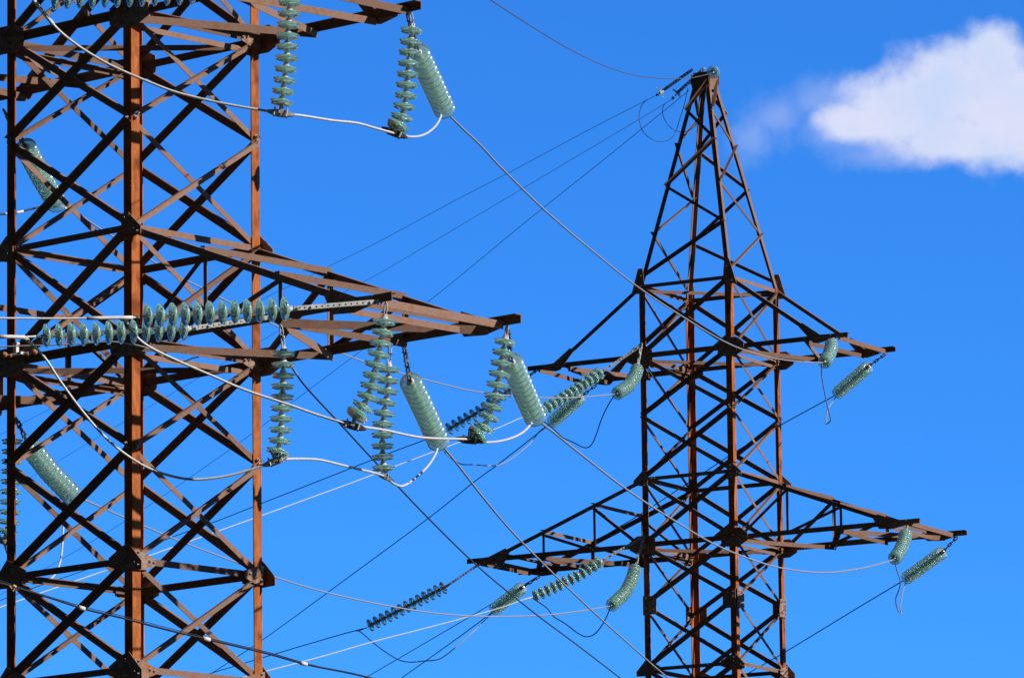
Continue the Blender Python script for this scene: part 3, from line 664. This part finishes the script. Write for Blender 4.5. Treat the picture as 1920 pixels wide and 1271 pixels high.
# --- conductors leaving the far pylon
cable('line_conductor', 'dark conductor from the upper right arm passing behind the far mast to the bottom edge', 'cable', GD, [(1568, 740, dep(q2[-1])), (1465, 796), (1390, 840), (1307, 894), (1205, 961), (1150, 994), (1050, 1055), (933, 1125), (800, 1203), (681, 1272), (560, 1340, 185)], .0105, 'dark')
cable('line_conductor', 'dark conductor from the lower right arm tip running down behind the far mast', 'cable', GD, [(1697, 1086, dep(q4[-1])), (1600, 1144), (1475, 1220), (1440, 1240), (1385, 1272), (1300, 1320, 140)], .0105, 'dark')
cable('line_conductor', 'dark conductor crossing the near pylon low down, just above a pale one', 'cable', GD, [(836, 807, dep(q5[-1])), (795, 825), (731, 849), (601, 900), (499, 940), (400, 979), (324, 1006), (200, 1054), (100, 1089), (29, 1114), (-60, 1150, 185)], .0105, 'dark')
cable('line_conductor', 'pale conductor crossing the near pylon low down, just below a dark one', 'cable', GD, [(1013, 774, dep(q8[-1])), (978, 783), (931, 803), (863, 828), (740, 874), (672, 900), (499, 963), (283, 1040), (201, 1068), (100, 1103), (0, 1138), (-60, 1160, 78)], .0082, 'alu')
cable('line_conductor', 'dark conductor from a short slanted string across the middle of the frame to the bottom', 'cable', GD, [(1034, 793, dep(q6[-1])), (1010, 811), (933, 871), (889, 903), (802, 972), (650, 1084), (495, 1197), (390, 1266), (300, 1325, 185)], .0105, 'dark')
cable('line_conductor', 'dark conductor leaving the thin dark string towards the bottom left', 'cable', GD, [(688, 1176, dep(q11[-1])), (672, 1181), (650, 1186), (560, 1212), (480, 1236), (360, 1272), (250, 1305, 180)], .0105, 'dark', [(.1, .22, .018, 'wire')])
cable('line_conductor', 'pale conductor leaving the long lower side-on string, crossing a short slanted string', 'cable', GD, [(999, 1119, dep(q10[-1])), (980, 1124), (944, 1137), (881, 1155), (794, 1178), (697, 1203), (600, 1231), (490, 1260), (400, 1285, 98)], .0090, 'alu', [(.0, .12, .016, 'galv')])
cable('line_conductor', 'dark conductor from the short string under the far lower left arm to the bottom edge', 'cable', GD, [(926, 1145, dep(q12[-1])), (860, 1194), (752, 1271), (680, 1322, 165)], .0105, 'dark')
# --- ground wires and their loops
cable('ground_wire', 'thin wire from the edge-on peak disc, highest of three running down left', 'cable', GE, [(1233, 178, dep(g1[-1])), (1215, 187), (1100, 246), (960, 321), (850, 378), (709, 454), (618, 499), (550, 533), (490, 562), (300, 660), (0, 815), (-60, 846, 190)], .0052, 'rope', [(0, .012, .03, 'cast')])
cable('ground_wire', 'thin wire from the tilted peak disc, middle of three running down left', 'cable', GE, [(1262, 184, dep(g2[-1])), (1248, 194), (1150, 253), (1000, 342), (850, 431), (709, 514), (647, 547), (480, 645), (200, 810), (-60, 965, 190)], .0045, 'rope', [(0, .012, .03, 'galv')])
cable('ground_wire', 'thin wire from behind the peak, lowest of three running down left', 'cable', GE, [(1292, 170, dpk + 1), (1260, 196), (1180, 261), (1118, 311), (980, 421), (810, 560), (686, 651), (560, 745), (450, 829), (237, 975), (60, 1080), (-60, 1150, 190)], .0058, 'rope')
cable('ground_wire', 'thin wire from the top edge sagging to the disc on the far pylon\'s topmost point', 'cable', GE, [(860, -45, 66), (920, 0), (1000, 52), (1060, 88), (1120, 118), (1180, 139), (1240, 147.5), (1290, 147), (1318, 142), (1337, 137, dep(g3[-1]))], .0070, 'rope')
cable('bonding_wire', 'thin round loop of wire below the edge-on peak disc', 'cable', 'bonding wires at the far pylon\'s peak', [(1213, 187, dpk), (1204, 197), (1199, 212), (1199, 228), (1204, 244), (1214, 256), (1228, 264), (1243, 266), (1258, 260), (1267, 248), (1273, 228), (1282, 200), (1290, 165, dpk + .3)], .0065, 'rope')
cable('bonding_wire', 'thin open loop of wire below the tilted peak disc', 'cable', 'bonding wires at the far pylon\'s peak', [(1247, 194, dpk + .2), (1242, 206), (1245, 222), (1254, 236), (1266, 245), (1284, 248), (1298, 241), (1309, 229), (1317, 210), (1323, 180), (1325, 160, dpk - .6)], .0065, 'rope')
# --- black cable low in front of the near pylon
cable('black_cable', 'black cable with pale clips crossing the near pylon near the bottom edge', 'cable', None, [(-60, 1076, 62), (0, 1092.5), (30, 1101), (90, 1119), (158, 1141), (225, 1157), (321, 1182), (393, 1199), (499, 1224), (575, 1245), (660, 1262), (740, 1282, 66)], .0105, 'black',
      [(.355, .363, .022, 'pale'), (.626, .634, .022, 'pale'), (.815, .822, .020, 'pale')])
cable('twisted_wire', 'thin dark wire running just above the black cable', 'cable', None, [(-60, 1070, 62.1), (0, 1088), (60, 1108), (158, 1137), (225, 1153), (321, 1178), (393, 1196), (499, 1221), (575, 1243), (660, 1263, 65.6)], .004, 'black')

# --- vibration damper bracket on the near pylon's left plate
o_ = P(32, 664, 66.75); rt3 = Vector((math.cos(.74), -math.sin(.74), 0))
mb = MB()
mb.bar(o_ - ZU * .01, o_ + ZU * .015, rt3, Vector((rt3.y, -rt3.x, 0)), -.075, .085, -.025, .025)
mb.bar(o_ - rt3 * .02 + ZU * .01, o_ - rt3 * .02 + ZU * .105, rt3, Vector((rt3.y, -rt3.x, 0)), -.022, -.008, -.02, .02)
mb.bar(o_ - rt3 * .02 + ZU * .01, o_ - rt3 * .02 + ZU * .105, rt3, Vector((rt3.y, -rt3.x, 0)), .012, .028, -.02, .02)
mb.bar(o_ - rt3 * .02 + ZU * .105, o_ - rt3 * .02 + ZU * .125, rt3, Vector((rt3.y, -rt3.x, 0)), -.03, .04, -.02, .02)
br = mb.build('wire_bracket', M['pale'], None, off=o_); br.location = o_
tag(br, 'small pale bracket with rusty ball ends on the near pylon\'s left plate', 'bracket')
mb = MB(); mb.tube([P(8, 666, 66.7), P(60, 660, 66.7)], .006, 6); mb.build('rod', M['galv'], br, off=o_)
for (x, y, r_) in ((8, 665, .034), (19, 667, .022), (52, 665, .022), (64, 660, .034)):
    mb = MB(); c0 = P(x, y, 66.7); mb.tube([c0 - rt3 * r_, c0 - rt3 * r_ * .7, c0, c0 + rt3 * r_ * .7, c0 + rt3 * r_], [r_ * .3, r_ * .8, r_, r_ * .8, r_ * .3], 12)
    mb.build('weight', M['orange'], br, True, off=o_)
mb = MB(); c0 = P(27, 1099, 62.3); mb.tube([P(18, 1098, 62.3), P(25, 1107, 62.25), P(29, 1099, 62.25)], .008, 6); mb.tube([P(25, 1098, 62.2), P(30, 1101, 62.2)], .017, 8)
yk = mb.build('cable_clip', M['yellow'], None, off=c0); yk.location = c0
tag(yk, 'small yellow clip on the black cable in front of the near pylon\'s left leg', 'clip')
